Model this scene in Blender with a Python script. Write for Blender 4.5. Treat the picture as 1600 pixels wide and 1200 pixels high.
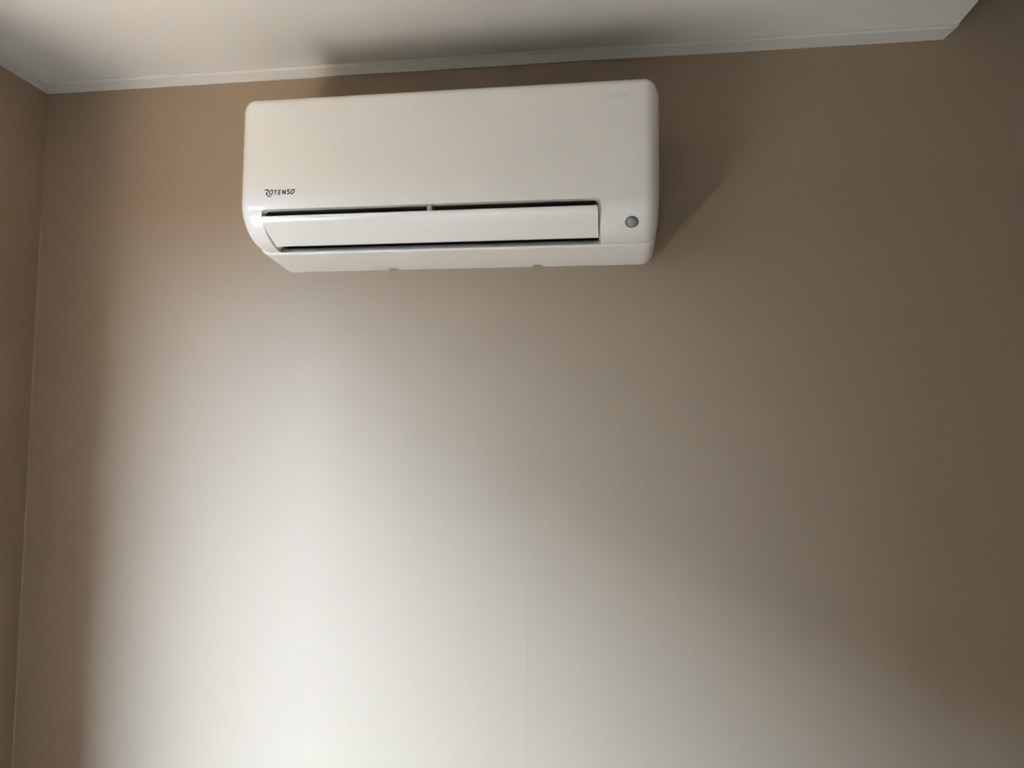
import bpy, bmesh, math
from mathutils import Vector, Matrix

for o in list(bpy.data.objects):
    bpy.data.objects.remove(o, do_unlink=True)
SC = bpy.context.scene
COL = SC.collection

# ------------------------------------------------------------------ camera
# wall_back is the plane y = 0, wall_left the plane x = 0, the floor z = 0; the room lies at y < 0
CAM = (1.2994, -1.4585, 1.6440)
YAW, PITCH, ROLL = 0.1330, 0.0665, 0.0078          # yaw to the left, pitch up
fw = Vector((-math.sin(YAW) * math.cos(PITCH), math.cos(YAW) * math.cos(PITCH), math.sin(PITCH)))
rt = Vector((math.cos(YAW), math.sin(YAW), 0.0))
up = rt.cross(fw)
r2 = math.cos(ROLL) * rt + math.sin(ROLL) * up
u2 = -math.sin(ROLL) * rt + math.cos(ROLL) * up
cd = bpy.data.cameras.new('camera')
cd.sensor_fit = 'HORIZONTAL'
cd.sensor_width = 36.0
cd.lens = 1109.1 / 1600.0 * 36.0
cd.clip_start = 0.02
cam = bpy.data.objects.new('camera', cd)
COL.objects.link(cam)
m3 = Matrix((r2, u2, -fw)).transposed()
cam.matrix_world = Matrix.Translation(CAM) @ m3.to_4x4()
SC.camera = cam

# ------------------------------------------------------------------ light and exposure
SC.view_settings.view_transform = 'Standard'
SC.view_settings.look = 'None'
SC.view_settings.gamma = 1.0
SC.view_settings.use_curve_mapping = False
SC.view_settings.exposure = 1.0
SC.cycles.max_bounces = 12
SC.cycles.diffuse_bounces = 8

SKY = (0.725, 1.00, 1.37)
SKY_STRENGTH = 41.5
SUN_STRENGTH = 84.0
SUN_TO = (-0.168, -0.54, 1.00)                         # direction towards the sun
world = bpy.data.worlds.new('sky')
SC.world = world
world.use_nodes = True
bg = world.node_tree.nodes['Background']
bg.inputs['Color'].default_value = (*SKY, 1)
bg.inputs['Strength'].default_value = SKY_STRENGTH
sd = bpy.data.lights.new('sun', 'SUN')
sd.energy = SUN_STRENGTH
sd.color = (1.0, 0.90, 0.76)
sd.angle = math.radians(0.6)
sun = bpy.data.objects.new('sun', sd)
COL.objects.link(sun)
sun.rotation_euler = Vector(SUN_TO).to_track_quat('Z', 'Y').to_euler()

# the window opening in wall_left (outside the frame, beside the camera)
WY0, WY1 = -2.267, -0.800
WZ0, WZ1 = 0.58, 2.19
WT = 0.260                                           # wall thickness
pd = bpy.data.lights.new('sky_portal', 'AREA')       # sampling aid only: a portal gives off no light of its own
pd.shape = 'RECTANGLE'
pd.size, pd.size_y = WY1 - WY0, WZ1 - WZ0
pd.cycles.is_portal = True
po = bpy.data.objects.new('sky_portal', pd)
COL.objects.link(po)
po.matrix_world = Matrix.Translation((-0.001, (WY0 + WY1) / 2, (WZ0 + WZ1) / 2)) @ \
    Matrix(((0, 0, -1), (1, 0, 0), (0, 1, 0))).to_4x4()

# ------------------------------------------------------------------ materials
def mat(name, color, rough=0.5, spec=0.5, coat=0.0, coat_rough=0.05):
    m = bpy.data.materials.new(name)
    m.use_nodes = True
    b = m.node_tree.nodes['Principled BSDF']
    b.inputs['Base Color'].default_value = (*color, 1)
    b.inputs['Roughness'].default_value = rough
    b.inputs['Specular IOR Level'].default_value = spec
    b.inputs['Coat Weight'].default_value = coat
    b.inputs['Coat Roughness'].default_value = coat_rough
    return m


def speckle(m, scale, strength, dist, mottling=0.0, mscale=2.0):
    """fine roller-paint relief and a very faint mottling of the paint itself"""
    nt = m.node_tree
    b = nt.nodes['Principled BSDF']
    tc = nt.nodes.new('ShaderNodeTexCoord')
    n = nt.nodes.new('ShaderNodeTexNoise')
    n.inputs['Scale'].default_value = scale
    n.inputs['Detail'].default_value = 3
    nt.links.new(tc.outputs['Object'], n.inputs['Vector'])
    bu = nt.nodes.new('ShaderNodeBump')
    bu.inputs['Strength'].default_value = strength
    bu.inputs['Distance'].default_value = dist
    nt.links.new(n.outputs['Fac'], bu.inputs['Height'])
    nt.links.new(bu.outputs['Normal'], b.inputs['Normal'])
    if mottling:
        n2 = nt.nodes.new('ShaderNodeTexNoise')
        n2.inputs['Scale'].default_value = mscale
        n2.inputs['Detail'].default_value = 4
        nt.links.new(tc.outputs['Object'], n2.inputs['Vector'])
        c = b.inputs['Base Color'].default_value[:3]
        mx = nt.nodes.new('ShaderNodeMix')
        mx.data_type = 'RGBA'
        mx.inputs[6].default_value = (*[v * (1 - mottling) for v in c], 1)
        mx.inputs[7].default_value = (*[v * (1 + mottling) for v in c], 1)
        nt.links.new(n2.outputs['Fac'], mx.inputs[0])
        nt.links.new(mx.outputs[2], b.inputs['Base Color'])
    return m


M = {}
M['wall'] = speckle(mat('taupe_wall_paint', (0.352, 0.266, 0.187), 0.62, 0.35), 420, 0.25, 0.0006, 0.03, 3.0)
M['ceiling'] = speckle(mat('white_ceiling_paint', (0.68, 0.66, 0.628), 0.8, 0.25), 300, 0.15, 0.0005, 0.02, 3.0)
M['moulding'] = mat('white_moulding_paint', (0.66, 0.64, 0.61), 0.55, 0.4)
M['caulk'] = mat('corner_sealant', (0.375, 0.292, 0.218), 0.5, 0.4)
M['floor'] = speckle(mat('brown_floor', (0.31, 0.232, 0.158), 0.5, 0.4), 40, 0.1, 0.001, 0.15, 6.0)
M['plastic'] = mat('white_gloss_plastic', (0.83, 0.80, 0.765), 0.30, 0.5, 0.35, 0.04)
M['flap'] = mat('lit_white_flap_plastic', (0.88, 0.855, 0.82), 0.22, 0.5, 0.4, 0.03)  # whiter than the panel to imitate the stronger light on the flap
M['sill'] = mat('lit_white_satin_plastic', (0.86, 0.825, 0.785), 0.4, 0.5)  # underside and outlet lip: white lifted to paint in light from below
M['inside'] = mat('grey_duct_plastic', (0.10, 0.10, 0.095), 0.4, 0.4)
M['black'] = mat('black_opening_shade', (0.012, 0.012, 0.012), 0.6, 0.3)  # near-black colour standing for shade deep in the openings
M['bracket'] = mat('light_grey_plastic', (0.42, 0.42, 0.40), 0.45, 0.4)
M['lens'] = mat('grey_sensor_lens', (0.23, 0.24, 0.238), 0.12, 0.6)
M['bezel'] = mat('dark_sensor_ring', (0.10, 0.10, 0.095), 0.4, 0.5)
M['ink'] = mat('black_print', (0.018, 0.017, 0.015), 0.45, 0.4)
M['faint'] = mat('pale_grey_print', (0.66, 0.645, 0.615), 0.5, 0.4)
M['ground'] = mat('pale_paving', (0.31, 0.25, 0.19), 0.9, 0.2)
M['lining'] = mat('light_absorbing_dark_wood', (0.05, 0.03, 0.018), 0.7, 0.2)  # dark to absorb sunlight at the window frame and added boards
M['dark_wall'] = mat('dark_brown_bounce_cut', (0.06, 0.035, 0.02), 0.7, 0.2)  # dark tone chosen to cut bounce light from the unseen walls
M['lawn'] = mat('dark_lawn', (0.050, 0.036, 0.018), 0.9, 0.2)
M['stone'] = mat('pale_sill_stone', (0.36, 0.325, 0.285), 0.5, 0.4)
M['foliage'] = mat('hedge_green', (0.016, 0.014, 0.009), 0.9, 0.2)


# ------------------------------------------------------------------ helpers
def obj(name, bm, m, parent=None, smooth=False):
    me = bpy.data.meshes.new(name)
    bm.normal_update()
    bm.to_mesh(me)
    bm.free()
    for mm in (m if isinstance(m, (list, tuple)) else [m]):
        me.materials.append(mm)
    if smooth:
        for p in me.polygons:
            p.use_smooth = True
    o = bpy.data.objects.new(name, me)
    COL.objects.link(o)
    if parent is not None:
        o.parent = parent
    return o


def struct(name, bm, m, label, parent=None, smooth=False):
    o = obj(name, bm, m, parent, smooth)
    if parent is None:
        o['kind'] = 'structure'
        o['label'] = label
    return o


def box(bm, x0, x1, y0, y1, z0, z1):
    v = [bm.verts.new((x, y, z)) for x in (x0, x1) for y in (y0, y1) for z in (z0, z1)]
    for f in ((0, 1, 3, 2), (4, 6, 7, 5), (0, 4, 5, 1), (2, 3, 7, 6), (0, 2, 6, 4), (1, 5, 7, 3)):
        bm.faces.new([v[i] for i in f])
    return bm


def boxes(*bs):
    bm = bmesh.new()
    for b in bs:
        box(bm, *b)
    return bm


# ------------------------------------------------------------------ the room
CEIL = 2.4502                                        # underside of the lowered ceiling
DROP_X = 1.986                                       # its free edge
HIGH = 2.80                                          # the higher ceiling right of it
RX, FY = 6.50, -7.00                                 # right wall, wall behind the camera

struct('wall_back', boxes((-WT, RX + .2, 0, .25, -.1, HIGH + .2)), M['wall'],
       'taupe painted wall behind the air conditioner')
struct('wall_left', boxes((-WT, 0, WY1, 0, 0, HIGH + .2), (-WT, 0, FY, WY0, 0, HIGH + .2),
                          (-WT, 0, WY0, WY1, 0, WZ0), (-WT, 0, WY0, WY1, WZ1, HIGH + .2)),
       M['wall'], 'taupe painted side wall at the left edge')
struct('wall_outside', boxes((-WT, -.02, FY, 0, -3.2, -.1)), M['dark_wall'], 'outer wall of the storey below')
struct('wall_right', boxes((RX, RX + .2, FY, 0, 0, HIGH + .2)), M['dark_wall'], 'dark side wall on the right, out of view')
struct('wall_front', boxes((-WT, RX + .2, FY - .2, FY, 0, HIGH + .2)), M['dark_wall'], 'dark wall behind the camera')
struct('floor', boxes((-WT, RX + .2, FY - .2, 0, -.1, 0)), M['floor'], 'brown floor below the view')
bm = boxes((0, DROP_X, FY, 0, CEIL, HIGH - .001))
struct('ceiling', bm, M['ceiling'], 'white lowered ceiling with a free right edge')
struct('ceiling_upper', boxes((0, RX, FY, 0, HIGH, HIGH + .2)), M['ceiling'],
       'higher white ceiling right of the lowered one')

# moulding strips: profile (distance from the wall, height above the strip's bottom edge)
MH = CEIL - 2.4251
PROF = [(0, 0), (.0032, 0), (.0042, .0008), (.0050, .0190), (.0062, .0205), (.0085, .0225), (.0088, .0236), (.0088, MH), (0, MH)]


def strip(fa, fb):
    bm = bmesh.new()
    a = [bm.verts.new(fa(p, h)) for p, h in PROF]
    b = [bm.verts.new(fb(p, h)) for p, h in PROF]
    n = len(PROF)
    for i in range(n):
        j = (i + 1) % n
        bm.faces.new((a[i], a[j], b[j], b[i]))
    bm.faces.new(a[::-1])
    bm.faces.new(b)
    bmesh.ops.recalc_face_normals(bm, faces=bm.faces)
    return bm


ZM = CEIL - MH
struct('trim_1', strip(lambda p, h: (p, -p, ZM + h), lambda p, h: (DROP_X - MH + h * 1.12, -p, ZM + h)),
       M['moulding'], 'slim white moulding under the ceiling on the back wall, right end cut at a slant')
struct('trim_2', strip(lambda p, h: (p, -p, ZM + h), lambda p, h: (p, FY, ZM + h)),
       M['moulding'], 'slim white moulding under the ceiling on the left wall')
# bead of sealant in the corner of the two walls
bm = bmesh.new()
n = 40
rings = []
for i in range(n + 1):
    z = 2.282 * i / n
    w = 0.0024 * min(1.0, (2.282 - z) / 0.35) + .0004 + 0.0004 * math.sin(i * 2.3)
    rings.append([bm.verts.new((0, -w, z)), bm.verts.new((w * .35, -w * .35, z)), bm.verts.new((w, 0, z))])
for a, b in zip(rings, rings[1:]):
    for k in (0, 1):
        bm.faces.new((a[k], a[k + 1], b[k + 1], b[k]))
bmesh.ops.recalc_face_normals(bm, faces=bm.faces)
struct('trim_3', bm, M['caulk'], 'thin paler bead of sealant down the left corner', smooth=True)
# hairline joint of the plasterboards, just proud of the wall
bm = bmesh.new()
prev = None
for i in range(31):
    z = 1.54 * i / 30
    x = 1.134 + .0012 * math.sin(i * 1.7)
    hgt = .0005 * min(1, (1.54 - z) / .3)
    row = [bm.verts.new((x - .006, 0.0, z)), bm.verts.new((x, -hgt - 1e-5, z)), bm.verts.new((x + .006, 0.0, z))]
    if prev:
        for k in (0, 1):
            bm.faces.new((prev[k], prev[k + 1], row[k + 1], row[k]))
    prev = row
bmesh.ops.recalc_face_normals(bm, faces=bm.faces)
struct('trim_4', bm, M['wall'], 'faint vertical board joint in the lower middle of the back wall', smooth=True)

# window frame in the opening, and what stands outside it
f = .02
struct('window_1', boxes((-WT - .02, -WT + .02, WY0 - .03, WY0 + f, WZ0 - .03, WZ1 + .03), (-WT - .02, -WT + .02, WY1 - f, WY1 + .03, WZ0 - .03, WZ1 + .03),
                         (-WT - .02, -WT + .02, WY0 + f, WY1 - f, WZ0 - .03, WZ0 + f), (-WT - .02, -WT + .02, WY0 + f, WY1 - f, WZ1 - f, WZ1 + .03)),
       M['lining'], 'dark wooden window frame in the left wall, out of view')
bm = boxes((-WT + .02, 0, WY0, WY1, WZ0, WZ0 + .025), (0, .06, WY0 - .04, WY1 + .04, WZ0, WZ0 + .025))
struct('trim_6', boxes((-WT + .02, 0, WY1 - .004, WY1, WZ0 + .025, WZ1), (-WT + .02, 0, WY0, WY0 + .004, WZ0 + .025, WZ1), (-WT + .02, 0, WY0 + .004, WY1 - .004, WZ1 - .004, WZ1)),  # boards added to keep the sunlit jambs and head from brightening the room
       M['lining'], 'added dark boards that absorb sunlight in the window opening, out of view')
struct('trim_5', bm, M['stone'], 'pale stone window sill in the left wall, out of view')
struct('ground', boxes((-40, -WT - 2.6, -40, 25, -3.2, -3.0)), M['lawn'], 'lawn outside the window')
struct('ground_paving', boxes((-WT - 2.6, -WT, -40, 25, -3.2, -2.99)), M['ground'], 'strip of paving along the house outside the window')
HX = -6.0 - WT
struct('hedge', boxes((HX - 1.2, HX, -40, -8.4, -3.0, 2.43), (HX - 1.2, HX, -8.4, 25, -3.0, 4.8)), M['foliage'], 'dark tall hedge outside the window')

# ------------------------------------------------------------------ the air conditioner
AX, AZ = 0.5943, 1.644 + 0.3436                      # left end and lowest edge of the unit
W, D, H, R = 0.800, 0.203, 0.295, 0.028
unit = bpy.data.objects.new('air_conditioner', None)
COL.objects.link(unit)
unit.location = (AX, 0, AZ)
unit['label'] = 'white wall-mounted air conditioner with its front flap slightly open, below the ceiling'
unit['category'] = 'air conditioner'

# side profile as (depth from the wall, height), from the wall over the top, down the front, to the lip under the outlet
top = [(0.0, H), (.05, H), (.10, H), (.15, H), (.178, H)]
r = .013
arc = [(D - .0005 - r + r * math.sin(a), H - r + r * math.cos(a)) for a in [math.pi / 2 * k / 8 for k in range(0, 9)]]
front = [(D - .0005 + .0005 * k / 6, H - r - (H - r - .105) * k / 10) for k in range(1, 10)]
low = [(.2030, .105), (.2030, .095), (.2027, .0850), (.2016, .0755), (.2002, .0700), (.1965, .0605), (.1890, .0495),
       (.1790, .0392), (.1660, .0295), (.1510, .0220), (.1370, .0180), (.1240, .0160), (.1160, .0155), (.1120, .0155)]
PRO = top + arc + front + low
I_TOP = len(top)
I_SLOT = len(top + arc + front) + 3                  # row of the outlet's upper edge
I_LIP = len(PRO) - 1
UND = [(.1120, .0157), (.1134, .0150), (.1138, .0136), (.1128, .0120), (.1100, .0107), (.1050, .0100), (.090, .0088), (.070, .0068), (.050, .0048), (.030, .0028), (.012, .0010), (0, 0)]
ZMID = H / 2


def inset(p, d):
    y, z = p
    return (-y * (1 - d / D), ZMID + (z - ZMID) * (1 - 2 * d / H))


def end_d(x):
    e = min(x, W - x)
    if e >= R:
        return 0.0
    return R - math.sqrt(max(0.0, R * R - (R - e) ** 2))


def P3(x, p, extra=0.0):
    y, z = inset(p, end_d(x) + extra)
    return (x, y, z)


E1 = .0052                                           # distance of the panel's edge from the unit's side
phis = [R * (1 - math.sin(math.pi / 2 * k / 14)) for k in range(15)]       # from the flat part to the side
ends = sorted([e for e in phis if e > E1 + .0008] + [E1])
SX0, SX1 = 0.0495, 0.6945                            # outlet's left and right
GR = .0075                                           # radius of its upper corners
GROW = 2                                             # rows covered by that radius
cols = sorted(set(ends + [W - e for e in ends] + [.032, .0405, SX0, SX0 + GR, SX1 - GR, SX1, .71, .725, .74, .755, .767]
                  + [SX0 + GR + (SX1 - SX0 - 2 * GR) * k / 24 for k in range(1, 24)]))

# front panel: upper shell with the outlet left open
bm = bmesh.new()
I0 = I_TOP + 1                                       # the panel starts in the rounding of the top edge
V = {}
for i in range(I0, I_LIP + 1):
    for j, x in enumerate(cols):
        V[i, j] = bm.verts.new(P3(x, PRO[i]))
j0, j1 = cols.index(SX0), cols.index(SX1)
for i in range(I0, I_LIP):
    for j in range(len(cols) - 1):
        if i >= I_SLOT and j0 <= j < j1:
            continue
        bm.faces.new((V[i, j], V[i, j + 1], V[i + 1, j + 1], V[i + 1, j]))
# rounded upper corners of the outlet


def prof_at(t):
    k = min(int(t), len(PRO) - 2)
    a, b = PRO[k], PRO[k + 1]
    return (a[0] + (b[0] - a[0]) * (t - k), a[1] + (b[1] - a[1]) * (t - k))


loop = []                                            # rim of the outlet, clockwise from the lower left
for i in range(I_LIP, I_SLOT + GROW - 1, -1):
    loop.append(V[i, j0])


def corner(xc, sgn):
    pts = []
    for k in range(1, 6):
        a = math.pi / 2 * k / 6
        x = xc + sgn * GR * (1 - math.cos(a))
        t = I_SLOT + GROW * (1 - math.sin(a))
        pts.append(bm.verts.new(P3(x, prof_at(t))))
    return pts


cl = corner(SX0, 1)
seq = [V[I_SLOT + GROW, j0]] + cl + [V[I_SLOT, j0 + 1]]
fan = V[I_SLOT, j0]
mid = V[I_SLOT + 1, j0]
bm.faces.new((mid, seq[0], seq[1]))
for a, b in zip(seq[1:3], seq[2:4]):
    bm.faces.new((mid, a, b))
bm.faces.new((mid, seq[3], fan))
for a, b in zip(seq[3:], seq[4:]):
    bm.faces.new((fan, a, b))
loop += cl
loop += [V[I_SLOT, j] for j in range(j0 + 1, j1)]
cr = corner(SX1, -1)
seq = [V[I_SLOT + GROW, j1]] + cr + [V[I_SLOT, j1 - 1]]
fan = V[I_SLOT, j1]
mid = V[I_SLOT + 1, j1]
bm.faces.new((mid, seq[1], seq[0]))
for a, b in zip(seq[1:3], seq[2:4]):
    bm.faces.new((mid, b, a))
bm.faces.new((mid, fan, seq[3]))
for a, b in zip(seq[3:], seq[4:]):
    bm.faces.new((fan, b, a))
loop += cr[::-1]
for i in range(I_SLOT + GROW, I_LIP + 1):
    loop.append(V[i, j1])
rim_co = [v.co.copy() for v in loop]
# turned-in rim all round the panel's outer edge and the outlet's edge
outer = [V[i, 0] for i in range(I_LIP, I0, -1)] + [V[I0, j] for j in range(len(cols))] + \
        [V[i, len(cols) - 1] for i in range(I0 + 1, I_LIP + 1)]
ctr = Vector((W / 2, -.06, ZMID))
prev = None
for v in outer:
    d = (ctr - v.co)
    d = Vector((max(-.3, min(.3, d.x)) * .2, 1, d.z * .6)).normalized()
    w_ = bm.verts.new(v.co + d * .003)
    if prev:
        bm.faces.new((prev[0], v, w_, prev[1]))
    prev = (v, w_)
IN = Vector((0, 1, .22)).normalized()
prev = None
for v in loop:
    w_ = bm.verts.new(v.co + IN * .004)
    if prev:
        bm.faces.new((v, prev[0], prev[1], w_))
    prev = (v, w_)
bmesh.ops.recalc_face_normals(bm, faces=bm.faces)
panel = obj('front_panel', bm, M['plastic'], unit, True)
for e in panel.data.edges:
    pass
panel.data.set_sharp_from_angle(angle=math.radians(38))

# casing behind the panel: top, ends and sides, a hair smaller than the panel so that a seam shows
bm = bmesh.new()
ex = .0006
end_cols = sorted(phis)
for side in (0, 1):
    g = []
    for x in [e for e in end_cols if e < .016]:
        xx = x if side == 0 else W - x
        g.append([bm.verts.new(P3(xx, PRO[i], ex)) for i in range(0, I_LIP + 1)])
    for a, b in zip(g, g[1:]):
        for i in range(I_LIP):
            bm.faces.new((a[i], a[i + 1], b[i + 1], b[i]))
    lipz = inset((0, .0), R)[1]
    c0 = bm.verts.new((0 if side == 0 else W, 0, lipz + .004))
    bm.faces.new(g[0] + [c0])
xs_ = [e for e in end_cols if e >= .012] + [W * k / 10 for k in range(1, 10)] + [W - e for e in end_cols if e >= .012]
xs_ = sorted(xs_)
g = [[bm.verts.new(P3(x, PRO[i], ex)) for i in range(0, I_TOP + 5)] for x in xs_]
for a, b in zip(g, g[1:]):
    for i in range(I_TOP + 4):
        fc = bm.faces.new((a[i], a[i + 1], b[i + 1], b[i]))
        if i < I_TOP - 2 and a[0].co.x > .02 and b[0].co.x < W - .02:
            fc.material_index = 1                    # air inlet in the top, its inner shade painted black
bmesh.ops.recalc_face_normals(bm, faces=bm.faces)
cas = obj('casing', bm, [M['plastic'], M['black']], unit, True)
cas.data.set_sharp_from_angle(angle=math.radians(40))

# underside panel with two small pull notches in its rear edge
NOTCH = [(.2525, .0110), (.5620, .0110)]
ucols = sorted(set([e for e in phis] + [W - e for e in phis] + [W * k / 12 for k in range(1, 12)]
                   + [c + s * w_ * q for c, w_ in NOTCH for s in (-1, 1) for q in (1, .8, .55, .25)]))
bm = bmesh.new()
g = []
for x in ucols:
    col = []
    for k, p in enumerate(UND):
        co = list(P3(x, p))
        if k == len(UND) - 1:
            for c, w_ in NOTCH:
                q = abs(x - c) / w_
                if q < 1:
                    lift = .0042 * math.sqrt(1 - q * q)
                    co[1] -= .004 * math.sqrt(1 - q * q)
                    co[2] += lift
        col.append(bm.verts.new(co))
    g.append(col)
for a, b in zip(g, g[1:]):
    for i in range(len(UND) - 1):
        bm.faces.new((a[i], b[i], b[i + 1], a[i + 1]))
for col, sgn in ((g[0], 0), (g[-1], 1)):
    x = ucols[0] if sgn == 0 else ucols[-1]
    c0 = bm.verts.new((x, 0, col[0].co.z))
    bm.faces.new(col + [c0])
bmesh.ops.recalc_face_normals(bm, faces=bm.faces)
und = obj('underside_panel', bm, M['sill'], unit, True)
und.data.set_sharp_from_angle(angle=math.radians(45))

# outlet: lit lip, grey duct, then black painted in for the shade of its depth
bm = bmesh.new()
lipl = []
for k in range(1, 24):
    x = SX1 + (SX0 - SX1) * k / 24
    lipl.append(Vector(P3(x, PRO[I_LIP])))
ring0 = rim_co + lipl
N = len(ring0)
cen = Vector(((SX0 + SX1) / 2, -.155, .042))


def ring(depth, shrink, sill):
    out = []
    for c in ring0:
        d = cen - c
        s = Vector((d.x / max(abs(d.x), 1e-6) * min(abs(d.x), shrink), 0, d.z / max(abs(d.z), 1e-6) * min(abs(d.z), shrink)))
        if c.z < .0172:                              # the lower side rises steeply: a lit sill behind the flap
            s.z = sill
        out.append(bm.verts.new(c + IN * depth + s))
    return out


rs = [ring(.0006, -.0003, -.0003), ring(.0030, .0006, .0035), ring(.0120, .0036, .0075), ring(.030, .0060, .0085), ring(.085, .0060, .0085)]
mi = [0, 0, 1, 2]
for (a, b), mm in zip(zip(rs, rs[1:]), mi):
    for i in range(N):
        j = (i + 1) % N
        fc = bm.faces.new((a[i], b[i], b[j], a[j]))
        fc.material_index = mm
fc = bm.faces.new(rs[-1])
fc.material_index = 2
outlet = obj('air_outlet', bm, [M['sill'], M['inside'], M['black']], unit, False)

# flap: a slightly bowed plate hinged in the outlet, top edge rolled
FX0, FX1 = SX0 + .0034, SX1 - .0045
tilt = [(.2050, .0612), (.2058, .0600), (.2061, .0580), (.2055, .0552), (.2040, .0525), (.2012, .0497), (.1970, .0470),
        (.1880, .0420), (.1760, .0361), (.1640, .0305), (.1520, .0250), (.1420, .0205), (.1398, .0196)]
back = [(.1390, .0201), (.1394, .0214), (.1500, .0270), (.1640, .0336), (.1780, .0404), (.1900, .0466), (.1970, .0512),
        (.2004, .0560), (.2020, .0600), (.2036, .0616)]
prof = tilt + back
bm = bmesh.new()
fr = .004
fcols = [0, .0004, .0012, .0025, fr] + [fr + (FX1 - FX0 - 2 * fr) * k / 12 for k in range(1, 12)]
fcols += [(FX1 - FX0) - c for c in (fr, .0025, .0012, .0004, 0)]
g = []
for c in fcols:
    e = min(c, FX1 - FX0 - c)
    dn = 0 if e >= fr else fr - math.sqrt(fr * fr - (fr - e) ** 2)      # rounded upper corners
    col = []
    for y, z in prof:
        t = max(0.0, (z - .0500) / .0112)
        col.append(bm.verts.new((FX0 + c, -(y - dn * t * .5), z - dn * t * .9)))
    g.append(col)
n = len(prof)
for a, b in zip(g, g[1:]):
    for i in range(n):
        j = (i + 1) % n
        bm.faces.new((a[i], b[i], b[j], a[j]))
bm.faces.new(g[0])
bm.faces.new(g[-1][::-1])
bmesh.ops.recalc_face_normals(bm, faces=bm.faces)
flap = obj('flap', bm, M['flap'], unit, True)
flap.data.set_sharp_from_angle(angle=math.radians(35))

# bracket seen in the gap above the flap
bm = boxes((.3745, .3835, -.1985, -.175, .050, .0775))
bmesh.ops.bevel(bm, geom=list(bm.edges), offset=.0012, segments=2, affect='EDGES')
obj('flap_bracket', bm, M['bracket'], unit)

# presence sensor: dark ring and domed lens, set square to the shell
sx, sz = .7505, .0368


def shell_at(z):
    for a, b in zip(low, low[1:]):
        if a[1] >= z >= b[1]:
            t = (a[1] - z) / (a[1] - b[1])
            return a[0] + (b[0] - a[0]) * t
    return D


dy = shell_at(sz)
tang = Vector((0, -(shell_at(sz - .004) - shell_at(sz + .004)), -.008)).normalized()
nrm = Vector((0, tang.z, -tang.y)).normalized()
if nrm.y > 0:
    nrm = -nrm
uu = Vector((1, 0, 0))
vv = nrm.cross(uu)
base = Vector((sx, -dy, sz))


def lathe(prof_, seg=32):
    bm = bmesh.new()
    rows = []
    for r_, h_ in prof_:
        if r_ < 1e-6:
            rows.append([bm.verts.new(base + nrm * h_)])
        else:
            rows.append([bm.verts.new(base + nrm * h_ + (uu * math.cos(2 * math.pi * k / seg) + vv * math.sin(2 * math.pi * k / seg)) * r_)
                         for k in range(seg)])
    for a, b in zip(rows, rows[1:]):
        for k in range(seg):
            l = (k + 1) % seg
            if len(b) == 1:
                bm.faces.new((a[k], a[l], b[0]))
            else:
                bm.faces.new((a[k], a[l], b[l], b[k]))
    bmesh.ops.recalc_face_normals(bm, faces=bm.faces)
    return bm


ringo = obj('sensor_ring', lathe([(.0122, -.002), (.0122, .0004), (.0116, .0008), (.0106, .0006), (.0100, -.0004), (.0098, -.002)]),
            M['bezel'], unit, True)
obj('sensor_lens', lathe([(.0102, -.002)] + [(.0101 * math.cos(a), .0005 + .0040 * math.sin(a)) for a in [math.pi / 2 * k / 8 for k in range(8)]]
                         + [(0, .0045)]), M['lens'], ringo, True)

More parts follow.
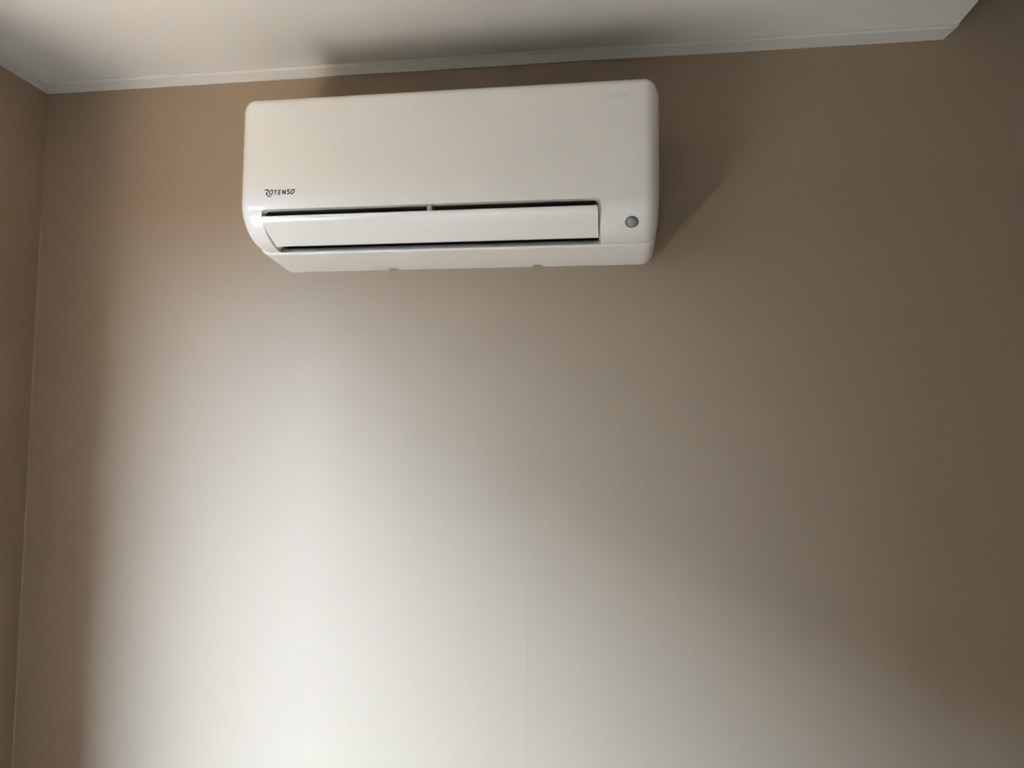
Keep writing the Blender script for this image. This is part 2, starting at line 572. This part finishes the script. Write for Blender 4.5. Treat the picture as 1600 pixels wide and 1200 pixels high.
# printed name on the panel: flat strokes, in metres from the unit's lower left
GL = {
    'r': [([(.0563, .1130), (.0583, .1123), (.0602, .1133), (.0622, .1136), (.0638, .1128), (.0643, .1112), (.0638, .1095), (.0624, .1082),
            (.0607, .1072), (.0609, .1056), (.0616, .1041), (.0626, .1026), (.0638, .1014), (.0652, .1005), (.0668, .1000), (.0692, .0998), (.0723, .1005)],
           [.35, .8, 1, 1, 1.1, 1.1, 1.05, 1, 1, 1.1, 1.1, 1.1, 1.0, .95, .9, .7, .25])],
    'o': [([(.0712, .1122), (.0700, .1122), (.0690, .1117), (.0681, .1105), (.0674, .1090), (.0671, .1068), (.0674, .1052), (.0681, .1041), (.0690, .1037),
            (.0702, .1039), (.0713, .1044), (.0722, .1055), (.0731, .1070), (.0736, .1090), (.0734, .1107), (.0726, .1118), (.0712, .1122)], None)],
    't': [([(.0762, .1113), (.0821, .1116)], None), ([(.0793, .1114), (.0786, .1034)], None)],
    'e': [([(.0897, .1117), (.0860, .1115), (.0850, .1036), (.0889, .1037)], None), ([(.0856, .1076), (.0888, .1077)], None)],
    'n': [([(.0931, .1033), (.0940, .1119)], None), ([(.0938, .1117), (.0986, .1036)], [1.15, 1.15]), ([(.0984, .1035), (.0994, .1120)], None)],
    's': [([(.1078, .1117), (.1064, .1120), (.1051, .1120), (.1039, .1116), (.1032, .1108), (.1033, .1098), (.1040, .1089), (.1052, .1080), (.1062, .1070),
            (.1066, .1059), (.1063, .1048), (.1053, .1041), (.1040, .1038), (.1021, .1040)], None)],
    'z': [([(.1186, .1126), (.1165, .1119), (.1145, .1118), (.1126, .1115), (.1112, .1104), (.1102, .1088), (.1097, .1068), (.1098, .1050), (.1105, .1039),
            (.1116, .1036), (.1128, .1038), (.1142, .1047), (.1154, .1062), (.1162, .1082), (.1163, .1100), (.1157, .1110), (.1146, .1117)],
           [.3, .7, 1, 1, 1, 1, 1, 1, 1, 1, 1, 1, 1, 1, 1, 1, .8])],
}


def shell_y(z):
    return max(inset_depth for inset_depth in [D - .0005 + .0005 * min(1, max(0, (H - r - z) / (H - r - .105)))])


def ribbons(strokes, width, lift):
    bm = bmesh.new()
    for pts, ws in strokes:
        n_ = len(pts)
        P = [Vector(p) for p in pts]
        L, Rr = [], []
        for i in range(n_):
            a = P[max(0, i - 1)]
            b = P[min(n_ - 1, i + 1)]
            if 0 < i < n_ - 1:
                d0, d1 = (P[i] - a).normalized(), (b - P[i]).normalized()
                t = (d0 + d1)
                t = t.normalized() if t.length > .2 else d0
                k = 1 / max(.5, abs(t.dot(d0)))
            else:
                t = (b - a).normalized()
                k = 1
            nn = Vector((-t.y, t.x))
            w_ = width / 2 * (ws[i] if ws else 1) * k
            for lst, s in ((L, 1), (Rr, -1)):
                q = P[i] + nn * w_ * s
                lst.append(bm.verts.new((q.x, -(shell_y(q.y) + lift), q.y)))
        for i in range(n_ - 1):
            fc = bm.faces.new((L[i], Rr[i], Rr[i + 1], L[i + 1]))
    for fc in bm.faces:
        fc.normal_update()
        if fc.normal.y > 0:
            fc.normal_flip()
    return bm


logo = obj('printed_name', ribbons([s for k in GL for s in GL[k]], .00215, .00025), M['ink'], unit)
logo['label'] = 'black printed maker name at the lower left of the front panel'
x, z, h_ = .7105, .2590, .0085
FA = [([(x + .008, z + h_), (x, z + h_), (x, z), (x + .008, z)], None), ([(x, z + h_ / 2), (x + .007, z + h_ / 2)], None),
      ([(x + .011, z + h_), (x + .011, z), (x + .017, z)], None), ([(x + .0205, z + h_), (x + .0205, z)], None),
      ([(x + .031, z + h_ * .9), (x + .0275, z + h_), (x + .0245, z + h_ * .78), (x + .0275, z + h_ * .5), (x + .031, z + h_ * .24), (x + .0275, z), (x + .024, z + h_ * .1)], None)]
mk = obj('model_mark', ribbons(FA, .0011, .0002), M['faint'], unit)
mk['label'] = 'barely visible pale mark at the upper right of the front panel'
